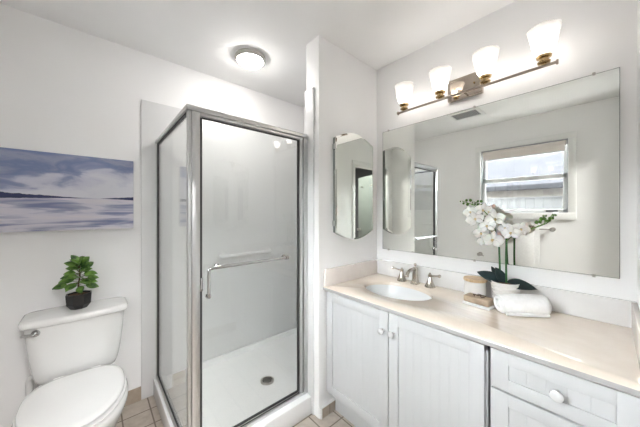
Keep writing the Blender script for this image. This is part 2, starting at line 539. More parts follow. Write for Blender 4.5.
# baseboards (tan tile with rounded top)
def base(name, x0, x1, y0, y1, h=0.095):
    struct(name, B(x0, x1, y0, y1, 0, h, 0.003), M['basetile'])
base('baseboard_back', XL, 0.245, YB - 0.010, YB)
base('baseboard_left', XL, XL + 0.010, YF, YB - 0.011)
bm = B(XP + 0.018, 1.205, YP - 0.016, YP, 0, 0.062, 0.002)
struct('baseboard_partition', bm, M['basetile'])
bm = B(XP + 0.004, 1.2, YP - 0.016, YP, 0.0625, 0.074, 0.004)
box(bm, XP + 0.004, XP + 0.017, YP - 0.016, YP, 0, 0.0625, 0.004)
struct('trim_2', bm, M['trim'])
base('baseboard_front', DX1 + 0.062, 1.19, YF, YF + 0.010)

# ------------------------------------------------------------------ window
bm = bmesh.new()
cx0, cx1 = XL - 0.0, XL + 0.018
cw = 0.062
box(bm, cx0, cx1, WY0 - cw, WY0, WZ0, WZ1, 0.002)
box(bm, cx0, cx1, WY1, WY1 + cw, WZ0, WZ1, 0.002)
box(bm, cx0, cx1, WY0 - cw, WY1 + cw, WZ1, WZ1 + cw, 0.003)
box(bm, cx0, cx1 + 0.008, WY0 - cw, WY1 + cw, WZ0 - cw - 0.012, WZ0, 0.003)
win = struct('window_1', bm, M['trim'])
bm = bmesh.new()
fy0, fy1, fz0, fz1 = WY0, WY1, WZ0, WZ1
for a in ((XL - 0.10, XL - 0.012, fy0, fy0 + 0.008, fz0, fz1), (XL - 0.10, XL - 0.012, fy1 - 0.008, fy1, fz0, fz1),
          (XL - 0.10, XL - 0.012, fy0, fy1, fz0, fz0 + 0.008), (XL - 0.10, XL - 0.012, fy0, fy1, fz1 - 0.008, fz1)):
    box(bm, *a)
obj('window_track', bm, M['winframe'], win)
MR = 1.715
def sash(x0, x1, z0, z1, bot, top):
    b = bmesh.new()
    y0, y1 = fy0 + 0.009, fy1 - 0.009
    s = 0.034
    box(b, x0, x1, y0, y0 + s, z0, z1, 0.002); box(b, x0, x1, y1 - s, y1, z0, z1, 0.002)
    box(b, x0, x1, y0, y1, z0, z0 + bot, 0.002); box(b, x0, x1, y0, y1, z1 - top, z1, 0.002)
    o = obj('sash', b, M['vinyl'], win)
    obj('pane', B((x0 + x1) / 2 - 0.002, (x0 + x1) / 2 + 0.002, y0 + s - 0.005, y1 - s + 0.005, z0 + bot - 0.005, z1 - top + 0.005), M['winglass'], o, smooth=0)
    return o
sash(XL - 0.095, XL - 0.065, MR - 0.022, fz1 - 0.009, 0.045, 0.03)
s2 = sash(XL - 0.060, XL - 0.030, fz0 + 0.009, MR + 0.022, 0.03, 0.045)
obj('sash_lock', B(XL - 0.030, XL - 0.012, 0.66, 0.72, MR + 0.005, MR + 0.024, 0.004), M['satin'], s2)
obj('sash_lock', B(XL - 0.030, XL - 0.014, 0.37, 0.47, fz0 + 0.012, fz0 + 0.026, 0.003), M['gutter'], s2)
# rolled shade
t = thing('roller_shade', (XL - 0.018, (WY0 + WY1) / 2, fz1 - 0.12), 'cream roller shade rolled up at the top of the window seen in the mirror', 'window shade')
obj('shade_roll', tube(bmesh.new(), [(XL - 0.018 + 0.0, fy0 + 0.02, fz1 - 0.042), (XL - 0.018, fy1 - 0.02, fz1 - 0.042)], 0.027, 20), M['shade_fabric'], t)
obj('shade_fabric', B(XL + 0.004, XL + 0.006, fy0 + 0.025, fy1 - 0.025, fz1 - 0.125, fz1 - 0.04), M['shade_fabric'], t)
obj('hem_bar', B(XL + 0.001, XL + 0.010, fy0 + 0.022, fy1 - 0.022, fz1 - 0.135, fz1 - 0.122, 0.003), M['trim'], t)

# ------------------------------------------------------------------ outside the window
struct('ground_outside', B(-12, XL - 1.5, -12, 14, -0.1, 0.0), M['ground'], smooth=0)
hs = thing('neighbouring_house', (-5.5, 1.0, 0.0), 'pale house with beige wall and light shingle roof outside the window', 'house')
obj('wall', B(-8.0, -3.4, -8, 10, 0, 1.9), M['stucco'], hs, smooth=0)
bm = bmesh.new()
prism(bm, [(-3.05, 1.80), (-3.05, 1.86), (-5.7, 2.95), (-8.4, 1.86), (-8.4, 1.80)], -8.2, 10.2, 'Y')
obj('roof', bm, M['roof'], hs, smooth=0)
obj('gutter', B(-3.10, -3.0, -8.2, 10.2, 1.76, 1.83), M['gutter'], hs, smooth=0)
bm = bmesh.new()
for k in range(60):
    box(bm, -2.44, -2.42, -2.5 + k * 0.12, -2.5 + k * 0.12 + 0.117, 0.0, 1.56)
box(bm, -2.46, -2.40, -2.52, 4.72, 1.56, 1.58)
tag(obj('board_fence', bm, M['fence'], smooth=0), 'white board fence between the window and the house outside', 'fence')

# ------------------------------------------------------------------ shower
SX, SY = 0.34, 1.34
su = thing('shower_surround', (SX, YB, 0.0), 'glossy white moulded surround lining the shower walls', 'shower surround')
obj('back_panel', B(0.244, XR - 0.010, YB - 0.009, YB - 0.0005, 0.0, 2.105, 0.003), M['acrylic'], su)
obj('side_panel', B(XR - 0.009, XR - 0.0005, YP2, YB - 0.010, 0.0, 2.105, 0.003), M['acrylic'], su)
bm = bmesh.new()
box(bm, XP - 0.009, XP - 0.0005, 1.262, YP2 + 0.008, 0.0, 2.125, 0.002)
box(bm, XP, XR - 0.010, YP2 + 0.0005, YP2 + 0.008, 0.0, 2.105, 0.002)
obj('return_panel', bm, M['acrylic'], su)

sb = thing('shower_pan', ((SX + XR) / 2, 1.72, 0), 'low white shower base with a raised curb on the tile floor', 'shower base')
bm = bmesh.new()
bx0, by0, bx1, by1 = 0.316, 1.279, XR - 0.011, YB - 0.010
# curb
box(bm, bx0, XP - 0.0095, by0, 1.39, 0, 0.118, 0.005, 3)
box(bm, bx0, 0.392, by0 + 0.0003, by1, 0, 0.1177, 0.005, 3)
# pan floor with falling edges towards the drain
def rr(x0, x1, y0, y1, z, r, n=6):
    out = []
    for cx, cy, a in ((x1 - r, y1 - r, 0), (x0 + r, y1 - r, PI / 2), (x0 + r, y0 + r, PI), (x1 - r, y0 + r, 1.5 * PI)):
        for k in range(n + 1):
            t = a + k / n * PI / 2
            out.append(V(cx + r * math.cos(t), cy + r * math.sin(t), z))
    return out
loft(bm, [rr(0.365, bx1, YP2 + 0.010, by1, 0.02, 0.01), rr(0.365, bx1, YP2 + 0.010, by1, 0.108, 0.01),
          rr(0.375, bx1 - 0.020, YP2 + 0.025, by1 - 0.024, 0.108, 0.03),
          rr(0.395, bx1 - 0.034, YP2 + 0.045, by1 - 0.040, 0.072, 0.05),
          rr(0.43, bx1 - 0.07, YP2 + 0.08, by1 - 0.08, 0.062, 0.08),
          rr(0.88, 1.06, 1.60, 1.78, 0.052, 0.08)])
obj('curbed_floor', bm, M['pan'], sb, smooth=40)
DRN = (0.968, 1.69)
bm = bmesh.new()
lathe(bm, [(0, 0.050), (0.050, 0.050), (0.050, 0.058), (0.042, 0.060), (0, 0.060)], (*DRN, 0), n=36)
dr = obj('drain', bm, M['satin'], sb)
bm = bmesh.new()
for i in range(-3, 4):
    for j in range(-3, 4):
        if i * i + j * j <= 11:
            lathe(bm, [(0, 0.0602), (0.0046, 0.0602), (0.0046, 0.0612), (0, 0.0612)], (DRN[0] + i * 0.0105, DRN[1] + j * 0.0105, 0), n=8)
obj('drain_hole', bm, M['drainholes'], dr, smooth=0)

en = thing('shower_enclosure', (0.70, 1.34, 0.118), 'framed clear glass shower enclosure with satin metal rails on the white base', 'shower enclosure')
ZT = 1.83
bm = bmesh.new()
box(bm, 0.326, XP - 0.011, 1.320, 1.360, ZT - 0.026, ZT, 0.003)
box(bm, 0.388, XP - 0.011, 1.326, 1.354, ZT - 0.042, ZT - 0.0265, 0.0015)
box(bm, 0.326, 0.356, 1.3605, YB - 0.010, ZT - 0.024, ZT, 0.003)
obj('header_rail', bm, M['alu'], en)
bm = bmesh.new()
box(bm, 0.334, 0.349, 1.326, 1.358, 0.118, ZT - 0.0265, 0.002)
box(bm, 0.350, 0.387, 1.322, 1.350, 0.118, ZT - 0.0265, 0.0025)
obj('corner_post', bm, M['alu'], en)
bm = bmesh.new()
box(bm, 0.998, 1.020, 1.324, 1.354, 0.138, ZT - 0.0425, 0.002)
box(bm, 1.0255, XP - 0.010, 1.318, 1.362, 0.118, ZT - 0.0265, 0.003)
box(bm, 1.018, 1.027, 1.335, 1.350, 0.138, ZT - 0.0425, 0)
obj('wall_jamb', bm, M['alu'], en)
bm = bmesh.new()
box(bm, 0.388, 1.0252, 1.320, 1.358, 0.118, 0.138, 0.003)
box(bm, 0.330, 0.356, 1.358, YB - 0.010, 0.118, 0.145, 0.004)
obj('bottom_rail', bm, M['alu'], en)
bm = B(0.332, 0.352, YB - 0.030, YB - 0.010, 0.145, ZT - 0.034, 0.002)
obj('rear_jamb', bm, M['alu'], en)
pan = obj('side_glass', B(0.340, 0.346, 1.358, YB - 0.030, 0.140, ZT - 0.0245), M['glass'], en, smooth=0)
bm = bmesh.new()
box(bm, 0.335, 0.350, 1.3585, YB - 0.0305, ZT - 0.036, ZT - 0.0245); box(bm, 0.337, 0.349, 1.3585, YB - 0.0305, 0.1455, 0.152)
box(bm, 0.335, 0.350, YB - 0.044, YB - 0.0305, 0.152, ZT - 0.036)
obj('glazing_seal', bm, M['seal'], pan, smooth=0)
# hinged door
GZ0, GZ1 = 0.155, ZT - 0.050
dg = obj('door', B(0.398, 0.990, 1.337, 1.343, GZ0, GZ1), M['glass'], en, smooth=0)
bm = bmesh.new()
box(bm, 0.388, 0.399, 1.331, 1.346, GZ0 - 0.004, GZ1 + 0.002); box(bm, 0.989, 0.9965, 1.331, 1.346, GZ0 - 0.004, GZ1 + 0.002)
box(bm, 0.399, 0.989, 1.333, 1.345, GZ0 - 0.007, GZ0); box(bm, 0.399, 0.989, 1.333, 1.345, GZ1 - 0.0, GZ1 + 0.005)
box(bm, 1.0203, 1.0252, 1.331, 1.334, 0.1385, ZT - 0.043); box(bm, 0.390, 1.0, 1.330, 1.342, 0.1383, 0.1405)
obj('door_seal', bm, M['seal'], dg, smooth=0)
bm = B(0.398, 0.990, 1.333, 1.347, GZ0 - 0.0135, GZ0 - 0.0072, 0.001)
obj('door_sweep', bm, M['alu'], dg)
zb = 1.038
bm = bmesh.new()
pts = [(0.43, 1.338, 0.893), (0.427, 1.312, 0.893), (0.423, 1.303, 0.905), (0.421, 1.30, 0.93), (0.420, 1.298, 1.015), (0.424, 1.298, 1.033), (0.44, 1.298, zb)]
tube(bm, smooth_path(pts, 5) + [V(0.50, 1.298, zb), V(0.885, 1.298, zb)], 0.0085, 14)
tube(bm, [(0.47, 1.298, zb), (0.47, 1.338, zb)], 0.008, 12)
tube(bm, [(0.878, 1.298, zb), (0.878, 1.338, zb)], 0.008, 12)
lathe(bm, [(0, 0), (0.012, 0), (0.012, 0.018), (0, 0.018)], (0.870, 1.298, zb), (1, 0, 0), 14)
for p in ((0.43, 1.337, 0.893), (0.47, 1.337, zb), (0.878, 1.337, zb)):
    lathe(bm, [(0, 0), (0.014, 0), (0.014, 0.005), (0, 0.006)], p, (0, -1, 0), 16)
obj('towel_handle', bm, M['chrome'], dg)
obj('latch_plate', B(0.388, 0.400, 1.322, 1.334, 0.925, 0.992, 0.002), M['chrome'], dg)

bm = bmesh.new()
gy = YB - 0.010
zg = 0.945
tube(bm, smooth_path([(0.80, gy, zg), (0.80, gy - 0.035, zg), (0.825, gy - 0.055, zg), (0.88, gy - 0.058, zg), (1.02, gy - 0.058, zg), (1.16, gy - 0.058, zg), (1.215, gy - 0.055, zg), (1.24, gy - 0.035, zg), (1.24, gy, zg)], 5), 0.017, 16)
for x in (0.80, 1.24): lathe(bm, [(0, 0), (0.036, 0), (0.036, 0.006), (0.028, 0.010), (0, 0.010)], (x, gy, zg), (0, -1, 0), 22)
tag(obj('grab_bar', bm, M['acrylic']), 'short white grab bar on the back wall inside the shower', 'grab bar')

# ------------------------------------------------------------------ vanity cabinets
def bead_door(name, y0, y1, z0, z1, parent, stile=0.052, rail=0.055, bead=0.038):
    xf, xb = 1.120, 1.1385
    bm = bmesh.new()
    box(bm, xf, xb, y0, y0 + stile, z0, z1, 0.0022); box(bm, xf, xb, y1 - stile, y1, z0, z1, 0.0022)
    box(bm, xf, xb, y0 + stile - 0.001, y1 - stile + 0.001, z0, z0 + rail, 0.0018)
    box(bm, xf, xb, y0 + stile - 0.001, y1 - stile + 0.001, z1 - rail, z1, 0.0018)
    a, b = y0 + stile, y1 - stile
    n = max(1, round((b - a) / bead))
    w = (b - a) / n
    for k in range(n):
        box(bm, xf + 0.0075, xb, a + k * w + 0.0002, a + (k + 1) * w - 0.0002, z0 + rail - 0.004, z1 - rail + 0.004, 0.0007, 1)
    box(bm, xf + 0.0084, xb - 0.001, a, b, z0 + rail - 0.004, z1 - rail + 0.004)
    return obj(name, bm, M['cab'], parent)
def knob(y, z, parent, r=0.0185):
    bm = bmesh.new()
    lathe(bm, [(0, 0), (0.009, 0), (0.0075, 0.006), (0.007, 0.012), (r * 0.82, 0.017), (r, 0.023), (r * 0.93, 0.029), (r * 0.55, 0.033), (0, 0.0345)], (1.120, y, z), (-1, 0, 0), 24)
    return obj('knob', bm, M['knob'], parent)
def carcass(y0, y1, root):
    bm = bmesh.new()
    # face frame and sides, open box inside
    box(bm, 1.139, 1.158, y0, y0 + 0.03, 0.148, 0.8145); box(bm, 1.139, 1.158, y1 - 0.03, y1, 0.148, 0.8145)
    box(bm, 1.139, 1.158, y0, y1, 0.148, 0.185); box(bm, 1.139, 1.158, y0, y1, 0.78, 0.8145)
    box(bm, 1.158, XR - 0.002, y0, y0 + 0.016, 0.148, 0.8145); box(bm, 1.158, XR - 0.002, y1 - 0.016, y1, 0.148, 0.8145)
    box(bm, 1.158, XR - 0.002, y0, y1, 0.148, 0.164); box(bm, XR - 0.014, XR - 0.002, y0, y1, 0.164, 0.8145)
    obj('body', bm, M['cab'], root, smooth=0)
    obj('toe_kick', B(1.20, 1.216, y0, y1, 0.0, 0.1478), M['cab'], root, smooth=0)
c1 = thing('vanity_cabinet', (1.40, 0.76, 0), 'white two-door beadboard vanity cabinet under the oval sink', 'cabinet')
carcass(0.3075, YP - 0.0005, c1)
d = bead_door('door', 0.7445, 1.204, 0.160, 0.804, c1); knob(0.772, 0.705, d, 0.0165)
d = bead_door('door', 0.3150, 0.7395, 0.160, 0.804, c1); knob(0.712, 0.708, d, 0.0165)
c2 = thing('drawer_cabinet', (1.40, 0.11, 0), 'white drawer cabinet at the right end of the vanity, right of the two doors', 'cabinet')
carcass(YF + 0.0005, 0.2990, c2)
for z0, z1 in ((0.662, 0.804), (0.405, 0.655), (0.160, 0.398)):
    d = bead_door('drawer', YF + 0.008, 0.2945, z0, z1, c2, 0.056, 0.045, 0.055); knob(0.108, (z0 + z1) / 2, d, 0.0185)

# ------------------------------------------------------------------ countertop with sink cut-out
ct = thing('countertop', (1.39, 0.57, ZC - 0.02), 'polished beige stone countertop running along the mirror wall', 'countertop')
SCX, SCY, SA, SB = 1.393, 0.864, 0.151, 0.212
cx0, cx1, cy0, cy1 = 1.1038, XR - 0.0005, YF + 0.0005, YP - 0.0005
bm = bmesh.new()
angs = sorted([2 * PI * k / 72 for k in range(72)] + [math.atan2(y - SCY, x - SCX) % (2 * PI) for x in (cx0, cx1) for y in (cy0, cy1)])
def rectpt(a):
    c, s = math.cos(a), math.sin(a)
    ts = []
    if abs(c) > 1e-9: ts += [((cx1 if c > 0 else cx0) - SCX) / c]
    if abs(s) > 1e-9: ts += [((cy1 if s > 0 else cy0) - SCY) / s]
    t = min(ts)
    return SCX + c * t, SCY + s * t
def ellpt(a, ga=0.0):
    c, s = math.cos(a), math.sin(a)
    k = 1 / math.sqrt((c / (SA + ga)) ** 2 + (s / (SB + ga)) ** 2)
    return SCX + c * k, SCY + s * k
rings = []
b_ = 0.003
for f, z, ins in ((rectpt, ZC - 0.020, 0), (rectpt, ZC - b_, 0), (rectpt, ZC, b_)):
    ring = []
    for a in angs:
        x, y = f(a)
        x = max(cx0 + ins, x)
        ring.append(V(x, y, z))
    rings.append(ring)
rings.append([V(*ellpt(a, 0.003), ZC) for a in angs])
rings.append([V(*ellpt(a, 0.0), ZC - 0.003) for a in angs])
rings.append([V(*ellpt(a, 0.0), ZC - 0.020) for a in angs])
rings.append([V(*rectpt(a), ZC - 0.020) for a in angs])
loft(bm, rings, False, False)
bmesh.ops.remove_doubles(bm, verts=bm.verts, dist=1e-5)
obj('slab', bm, M['stone'], ct, smooth=50)
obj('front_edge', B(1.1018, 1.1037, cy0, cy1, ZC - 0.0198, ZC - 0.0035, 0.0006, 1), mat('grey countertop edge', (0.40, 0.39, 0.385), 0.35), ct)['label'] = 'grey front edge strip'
obj('backsplash', B(XR - 0.020, XR - 0.0005, cy0, cy1, ZC + 0.0003, 0.945, 0.002), M['splash'], ct)
obj('side_splash', B(1.108, XR - 0.0205, cy1 - 0.020, cy1, ZC + 0.0003, 0.945, 0.002), M['sidestone'], ct)
obj('side_splash', B(1.108, XR - 0.0205, cy0, cy0 + 0.016, ZC + 0.0003, 0.945, 0.002), M['sidestone'], ct)

sk = thing('sink', (SCX, SCY, ZC - 0.15), 'oval white undermount sink set in the beige countertop', 'sink')
bm = bmesh.new()
secs = []
for g, z in ((0.020, ZC - 0.0205), (0.004, ZC - 0.0205), (0.001, ZC - 0.026), (-0.006, ZC - 0.05), (-0.022, ZC - 0.085), (-0.050, ZC - 0.115), (-0.085, ZC - 0.132), (-0.12, ZC - 0.137)):
    secs.append([V(*ellpt(2 * PI * k / 64, g), z) for k in range(64)])
for g, z in ((-0.12, ZC - 0.145), (-0.05, ZC - 0.125), (-0.01, ZC - 0.085), (0.010, ZC - 0.04), (0.020, ZC - 0.030)):
    secs.append([V(*ellpt(2 * PI * k / 64, g), z) for k in range(64)])
loft(bm, secs, False, False)
n = 64
bm.verts.ensure_lookup_table()
bm.faces.new([bm.verts[7 * n + k] for k in range(n)])
obj('bowl', bm, M['basin'], sk, smooth=60)
bm = bmesh.new()
lathe(bm, [(0, 0), (0.022, 0), (0.022, 0.003), (0.016, 0.004), (0.014, 0.002), (0, 0.002)], (SCX, SCY, ZC - 0.1368), n=24)
obj('drain', bm, M['nickel'], sk)

# faucet, widespread
FX, FYc = 1.612, 0.857
fa = thing('faucet', (FX, FYc, ZC), 'widespread polished nickel faucet with two cone lever handles behind the sink', 'faucet')
bm = bmesh.new()
def sq(cx, cy, w, dd, z):
    r = min(w, dd) * 0.25
    return rr(cx - w, cx + w, cy - dd, cy + dd, z, r, 3)
loft(bm, [sq(FX, FYc, .026, .024, ZC), sq(FX, FYc, .026, .024, ZC + .006), sq(FX, FYc, .019, .019, ZC + .012), sq(FX, FYc, .016, .016, ZC + .03),
          sq(FX - .002, FYc, .013, .013, ZC + .075), sq(FX - .003, FYc, .014, .014, ZC + .095), sq(FX - .003, FYc, .017, .015, ZC + .105), sq(FX - .003, FYc, .010, .010, ZC + .112)])
tube(bm, smooth_path([(FX, FYc, ZC + .093), (FX - .03, FYc, ZC + .100), (FX - .065, FYc, ZC + .099), (FX - .095, FYc, ZC + .088), (FX - .108, FYc, ZC + .070), (FX - .110, FYc, ZC + .062)], 5), [0.011] * 18 + [0.012] * 8, 14)
sp_ = obj('spout', bm, M['nickel'], fa)
bm = lathe(bmesh.new(), [(0, 0), (.004, 0), (.004, .008), (.009, .012), (.010, .018), (.006, .025), (0, .027)], (FX - .003, FYc, ZC + .111), n=18)
obj('lift_knob', bm, M['nickel'], sp_)
for y, s in ((0.957, 1), (0.757, -1)):
    bm = lathe(bmesh.new(), [(0, 0), (.033, 0), (.033, .005), (.029, .010), (.021, .028), (.014, .048), (.009, .062), (.012, .066), (.012, .078), (.007, .084), (.005, .090), (0, .092)], (FX, y, ZC), n=28)
    h = obj('handle', bm, M['nickel'], fa)
    dx = -0.012
    bm = tube(bmesh.new(), [(FX, y, ZC + .072), (FX + dx * .6, y + s * .034, ZC + .077), (FX + dx, y + s * .060, ZC + .082)], [0.0065, 0.0048, 0.0055], 12)
    lathe(bm, [(0, 0), (.0085, .001), (.0105, .008), (.008, .014), (0, .016)], (FX + dx, y + s * .058, ZC + .0817), (dx, s, 0.08), 14)
    obj('lever', bm, M['nickel'], h)

# ------------------------------------------------------------------ mirror, medicine cabinets
MY0, MY1, MZ0, MZ1 = -0.0335, 1.157, 1.032, 1.932
mr = thing('wall_mirror', (XR, (MY0 + MY1) / 2, MZ0), 'wide frameless rectangular mirror above the countertop', 'mirror')
gm = obj('mirror_glass', B(XR - 0.008, XR - 0.0005, MY0, MY1, MZ0, MZ1, 0.0015, 1), M['mirror'], mr, smooth=0)
bm = bmesh.new()
for y0, y1, z0, z1 in ((MY0, MY0 + .0018, MZ0, MZ1), (MY1 - .0018, MY1, MZ0, MZ1), (MY0, MY1, MZ0, MZ0 + .0018), (MY0, MY1, MZ1 - .0018, MZ1)):
    box(bm, XR - 0.0086, XR - 0.0079, y0, y1, z0, z1)
obj('edge_line', bm, M['mirredge'], mr, smooth=0)
for y, z in ((0.042, MZ0), (0.52, MZ0), (1.105, MZ0), (0.042, MZ1), (0.52, MZ1), (1.105, MZ1)):
    s = -1 if z < 1.5 else 1
    bm = B(XR - 0.013, XR - 0.0005, y - 0.005, y + 0.005, z + (0.0005 if s > 0 else -0.007), z + (0.007 if s > 0 else -0.0005), 0.001)
    box(bm, XR - 0.013, XR - 0.0088, y - 0.005, y + 0.005, z - 0.005, z + 0.005, 0.001)
    obj('mirror_clip', bm, M['satin'], mr)

def arch(x0, x1, zs0, zs1, rise, n=14):
    """rectangle with shallow arched top and bottom (x,z)"""
    w = (x1 - x0)
    pts = []
    for k in range(n + 1):
        t = k / n
        pts.append((x0 + w * t, zs1 + rise * math.sin(PI * t)))
    for k in range(n + 1):
        t = 1 - k / n
        pts.append((x0 + w * t, zs0 - rise * math.sin(PI * t)))
    return pts
MCX = 1.3895
mc = thing('medicine_cabinet', (MCX, YP, 1.118), 'arched frameless mirror cabinet on the partition wall left of the big mirror', 'medicine cabinet')
ZS0, ZS1, RS = 1.180, 1.812, 0.058
obj('box_body', prism(bmesh.new(), arch(MCX - .196, MCX + .196, ZS0, ZS1, RS * .95), YP - 0.026, YP - 0.0005, 'Y'), M['mirredge'], mc)
# bevelled mirror: outline plus inset face
def bevel_mirror():
    bm = bmesh.new()
    o = arch(MCX - .201, MCX + .201, ZS0, ZS1, RS)
    i = arch(MCX - .190, MCX + .190, ZS0 + .009, ZS1 - .009, RS * .97)
    loft(bm, [[V(x, YP - .0261, z) for x, z in o], [V(x, YP - .0300, z) for x, z in o], [V(x, YP - .0308, z) for x, z in i]])
    return bm
obj('mirror_door', bevel_mirror(), M['mirror'], mc, smooth=1)
for zz in (1.75, 1.24):
    obj('hinge', B(MCX - .204, MCX - .197, YP - .028, YP - .001, zz - .018, zz + .018, 0.001), M['chrome'], mc)
mc2 = mc.copy(); C.objects.link(mc2)
for ch in list(mc.children):
    k = ch.copy(); C.objects.link(k); k.parent = mc2
mc2.rotation_euler = (0, 0, PI)
mc2.location = (1.128, YF, 1.118)
mc2['label'] = 'arched mirror cabinet cut by the right edge of the picture'
mc2.scale = (1, 0.5, 1)

# ------------------------------------------------------------------ vanity light
BX, BZ = 1.55, 1.988
vl = thing('vanity_light', (XR, 0.55, BZ), 'four-shade bronze vanity light bar glowing above the big mirror', 'wall lamp')
obj('backplate', B(XR - 0.028, XR - 0.0005, 0.475, 0.665, 2.00, 2.128, 0.002), M['plate'], vl)
for y in (0.515, 0.622):
    obj('plate_screw', lathe(bmesh.new(), [(0, 0), (.005, 0), (.005, .005), (0, .007)], (XR - 0.028, y, 2.067), (-1, 0, 0), 12), M['brass'], vl)
bm = tube(bmesh.new(), [(XR - 0.026, 0.569, 2.03), (BX + 0.01, 0.569, 2.01), (BX, 0.569, BZ)], 0.007, 12)
obj('arm', bm, M['plate'], vl)
bm = tube(bmesh.new(), [(BX, 0.149, BZ), (BX, 0.949, BZ)], 0.0068, 14)
for y in (0.146, 0.944):
    lathe(bm, [(0, 0), (.010, 0), (.0125, .004), (.010, .009), (0, .009)], (BX, y, BZ), (0, 1, 0), 14)
obj('bar', bm, M['barmetal'], vl)
for i, y in enumerate((0.904, 0.667, 0.431, 0.196)):
    z0 = BZ + 0.004
    so = obj('socket', lathe(bmesh.new(), [(0, 0), (.009, 0), (.009, .006), (.023, .009), (.025, .015), (.017, .019), (.017, .029), (.027, .033), (.029, .042), (.023, .047), (0, .047)], (BX, y, z0), n=24), M['brass'], vl)
    prof = [(.022, .046), (.031, .054), (.040, .068), (.045, .088), (.050, .115), (.057, .145), (.0620, .166)]
    pr = prof + [(r - .003, h) for r, h in prof[::-1]]
    sh = obj('shade', lathe(bmesh.new(), pr, (BX, y, z0), n=36), M['shade'], so, smooth=60)
    bb = obj('bulb', lathe(bmesh.new(), [(0, .047), (.012, .048), (.014, .060), (.024, .078), (.028, .094), (.024, .110), (.013, .120), (0, .123)], (BX, y, z0), n=20), M['bulb'], so, smooth=60)

# ceiling lamp over the shower and vent by the window
CL = (0.850, 1.725)
cl = thing('ceiling_light', (*CL, H), 'round flush ceiling light with a satin ring glowing above the shower', 'ceiling lamp')
obj('ring', lathe(bmesh.new(), [(.088, 0), (.108, 0), (.110, -.010), (.104, -.024), (.094, -.028), (.088, -.020), (.088, 0)], (*CL, H - 0.0005), n=48), M['satin'], cl, smooth=50)
obj('diffuser', lathe(bmesh.new(), [(.091, -.022), (.088, -.034), (.075, -.046), (.050, -.056), (.022, -.061), (0, -.062)], (*CL, H), n=48), M['dome'], cl, smooth=60)

vt = thing('ceiling_vent', (0.18, 1.08, H), 'square ceiling vent with a dark grille reflected in the mirror', 'vent')
VX0, VX1, VY0, VY1 = 0.045, 0.245, 0.955, 1.215
bm = bmesh.new()
for a in ((VX0 - .035, VX0, VY0 - .035, VY1 + .035), (VX1, VX1 + .035, VY0 - .035, VY1 + .035), (VX0 - .001, VX1 + .001, VY0 - .035, VY0), (VX0 - .001, VX1 + .001, VY1, VY1 + .035)):
    box(bm, *a, H - .012, H - .0005, .003)
obj('frame', bm, M['trim'], vt)
obj('backing', B(VX0, VX1, VY0, VY1, H - .003, H - .0006), M['dark'], vt, smooth=0)
bm = bmesh.new()
for k in range(14):
    y = VY0 + (k + .5) * (VY1 - VY0) / 14
    box(bm, VX0, VX1, y - .0035, y + .0035, H - .010, H - .0032)
obj('grille', bm, mat('grey grille', (0.42, 0.42, 0.43), 0.5), vt, smooth=0)

# fill panel added in the hall to brighten the room, out of sight
hl = thing('ceiling_light', (0.2, -1.1, H), 'added flat square fill light, unseen in the hall beyond the doorway', 'ceiling lamp')
obj('frame', B(-0.15, 0.55, -1.45, -0.75, H - .014, H - .0005, .003), M['trim'], hl)
obj('diffuser', B(-0.13, 0.53, -1.43, -0.77, H - .018, H - .0145, .0), M['hallfill'], hl, smooth=0)

# ------------------------------------------------------------------ towel bar with towel, paper holder post
tb = thing('towel_bar', (XL, 0.71, 1.11), 'slim nickel towel bar under the window seen in the mirror', 'towel bar')
ty0, ty1, tz, tx = 0.406, 1.016, 1.122, XL + 0.062
for y in (ty0, ty1):
    obj('mount', lathe(bmesh.new(), [(0, 0), (.024, 0), (.024, .005), (.010, .010), (.009, .045), (.019, .050), (.024, .064), (.018, .078), (0, .083)], (XL, y, tz), (1, 0, 0), 22), M['satin'], tb)
obj('rod', tube(bmesh.new(), [(tx, ty0, tz), (tx, ty1, tz)], 0.007, 12), M['satin'], tb)
bm = bmesh.new()
# folded towel over the rod
pr = []
R = 0.012
for k in range(9):
    a = PI * k / 8
    pr.append((tx + R * math.cos(a), tz + R * math.sin(a)))
out = [(tx + R + 0.002, 0.62)] + pr + [(tx - R - 0.002, 0.70)]
inn = [(x + (0.006 if x < tx else -0.006) * (1 if abs(x - tx) > 0.004 else 0), z - (0.006 if z > tz + 0.004 else 0)) for x, z in out][::-1]
prism(bm, out + [(tx - 0.0075, 0.70), (tx - 0.0075, tz), (tx, tz + 0.0075), (tx + 0.0075, tz), (tx + 0.0075, 0.62)], 0.515, 0.80, 'Y')
box(bm, tx + R - 0.001, tx + R + 0.010, 0.56, 0.73, 0.70, tz + 0.006, 0.003)
tag(obj('hand_towel', bm, M['towel'], origin=(tx, 0.65, 0.62)), 'white towel hanging over the bar under the window seen in the mirror', 'towel')
ph = thing('paper_holder', (XL, 1.12, 0.76), 'small nickel toilet paper holder low on the window wall', 'paper holder')
obj('mount', lathe(bmesh.new(), [(0, 0), (.026, 0), (.026, .006), (.011, .011), (.010, .055), (.020, .062), (.022, .074), (.016, .084), (0, .088)], (XL, 1.118, 0.762), (1, 0, 0), 22), M['satin'], ph)
obj('arm', tube(bmesh.new(), [(XL + .070, 1.118, 0.762), (XL + .070, 1.06, 0.750)], 0.006, 10), M['satin'], ph)

# ------------------------------------------------------------------ painting
pc = V(-0.113, YB - 0.016, 1.206)
pt = thing('painting', (pc.x, YB, pc.z), 'blue and lilac seascape canvas with dark shoreline above the toilet', 'painting')
bm = B(pc.x - .312, pc.x + .312, YB - 0.0305, YB - 0.001, 1.206, 1.661, 0.002)
obj('stretcher', bm, M['canvasedge'], pt)
o = obj('canvas', B(pc.x - .311, pc.x + .311, YB - 0.0320, YB - 0.0306, 1.207, 1.660), M['painting'], pt, smooth=0)

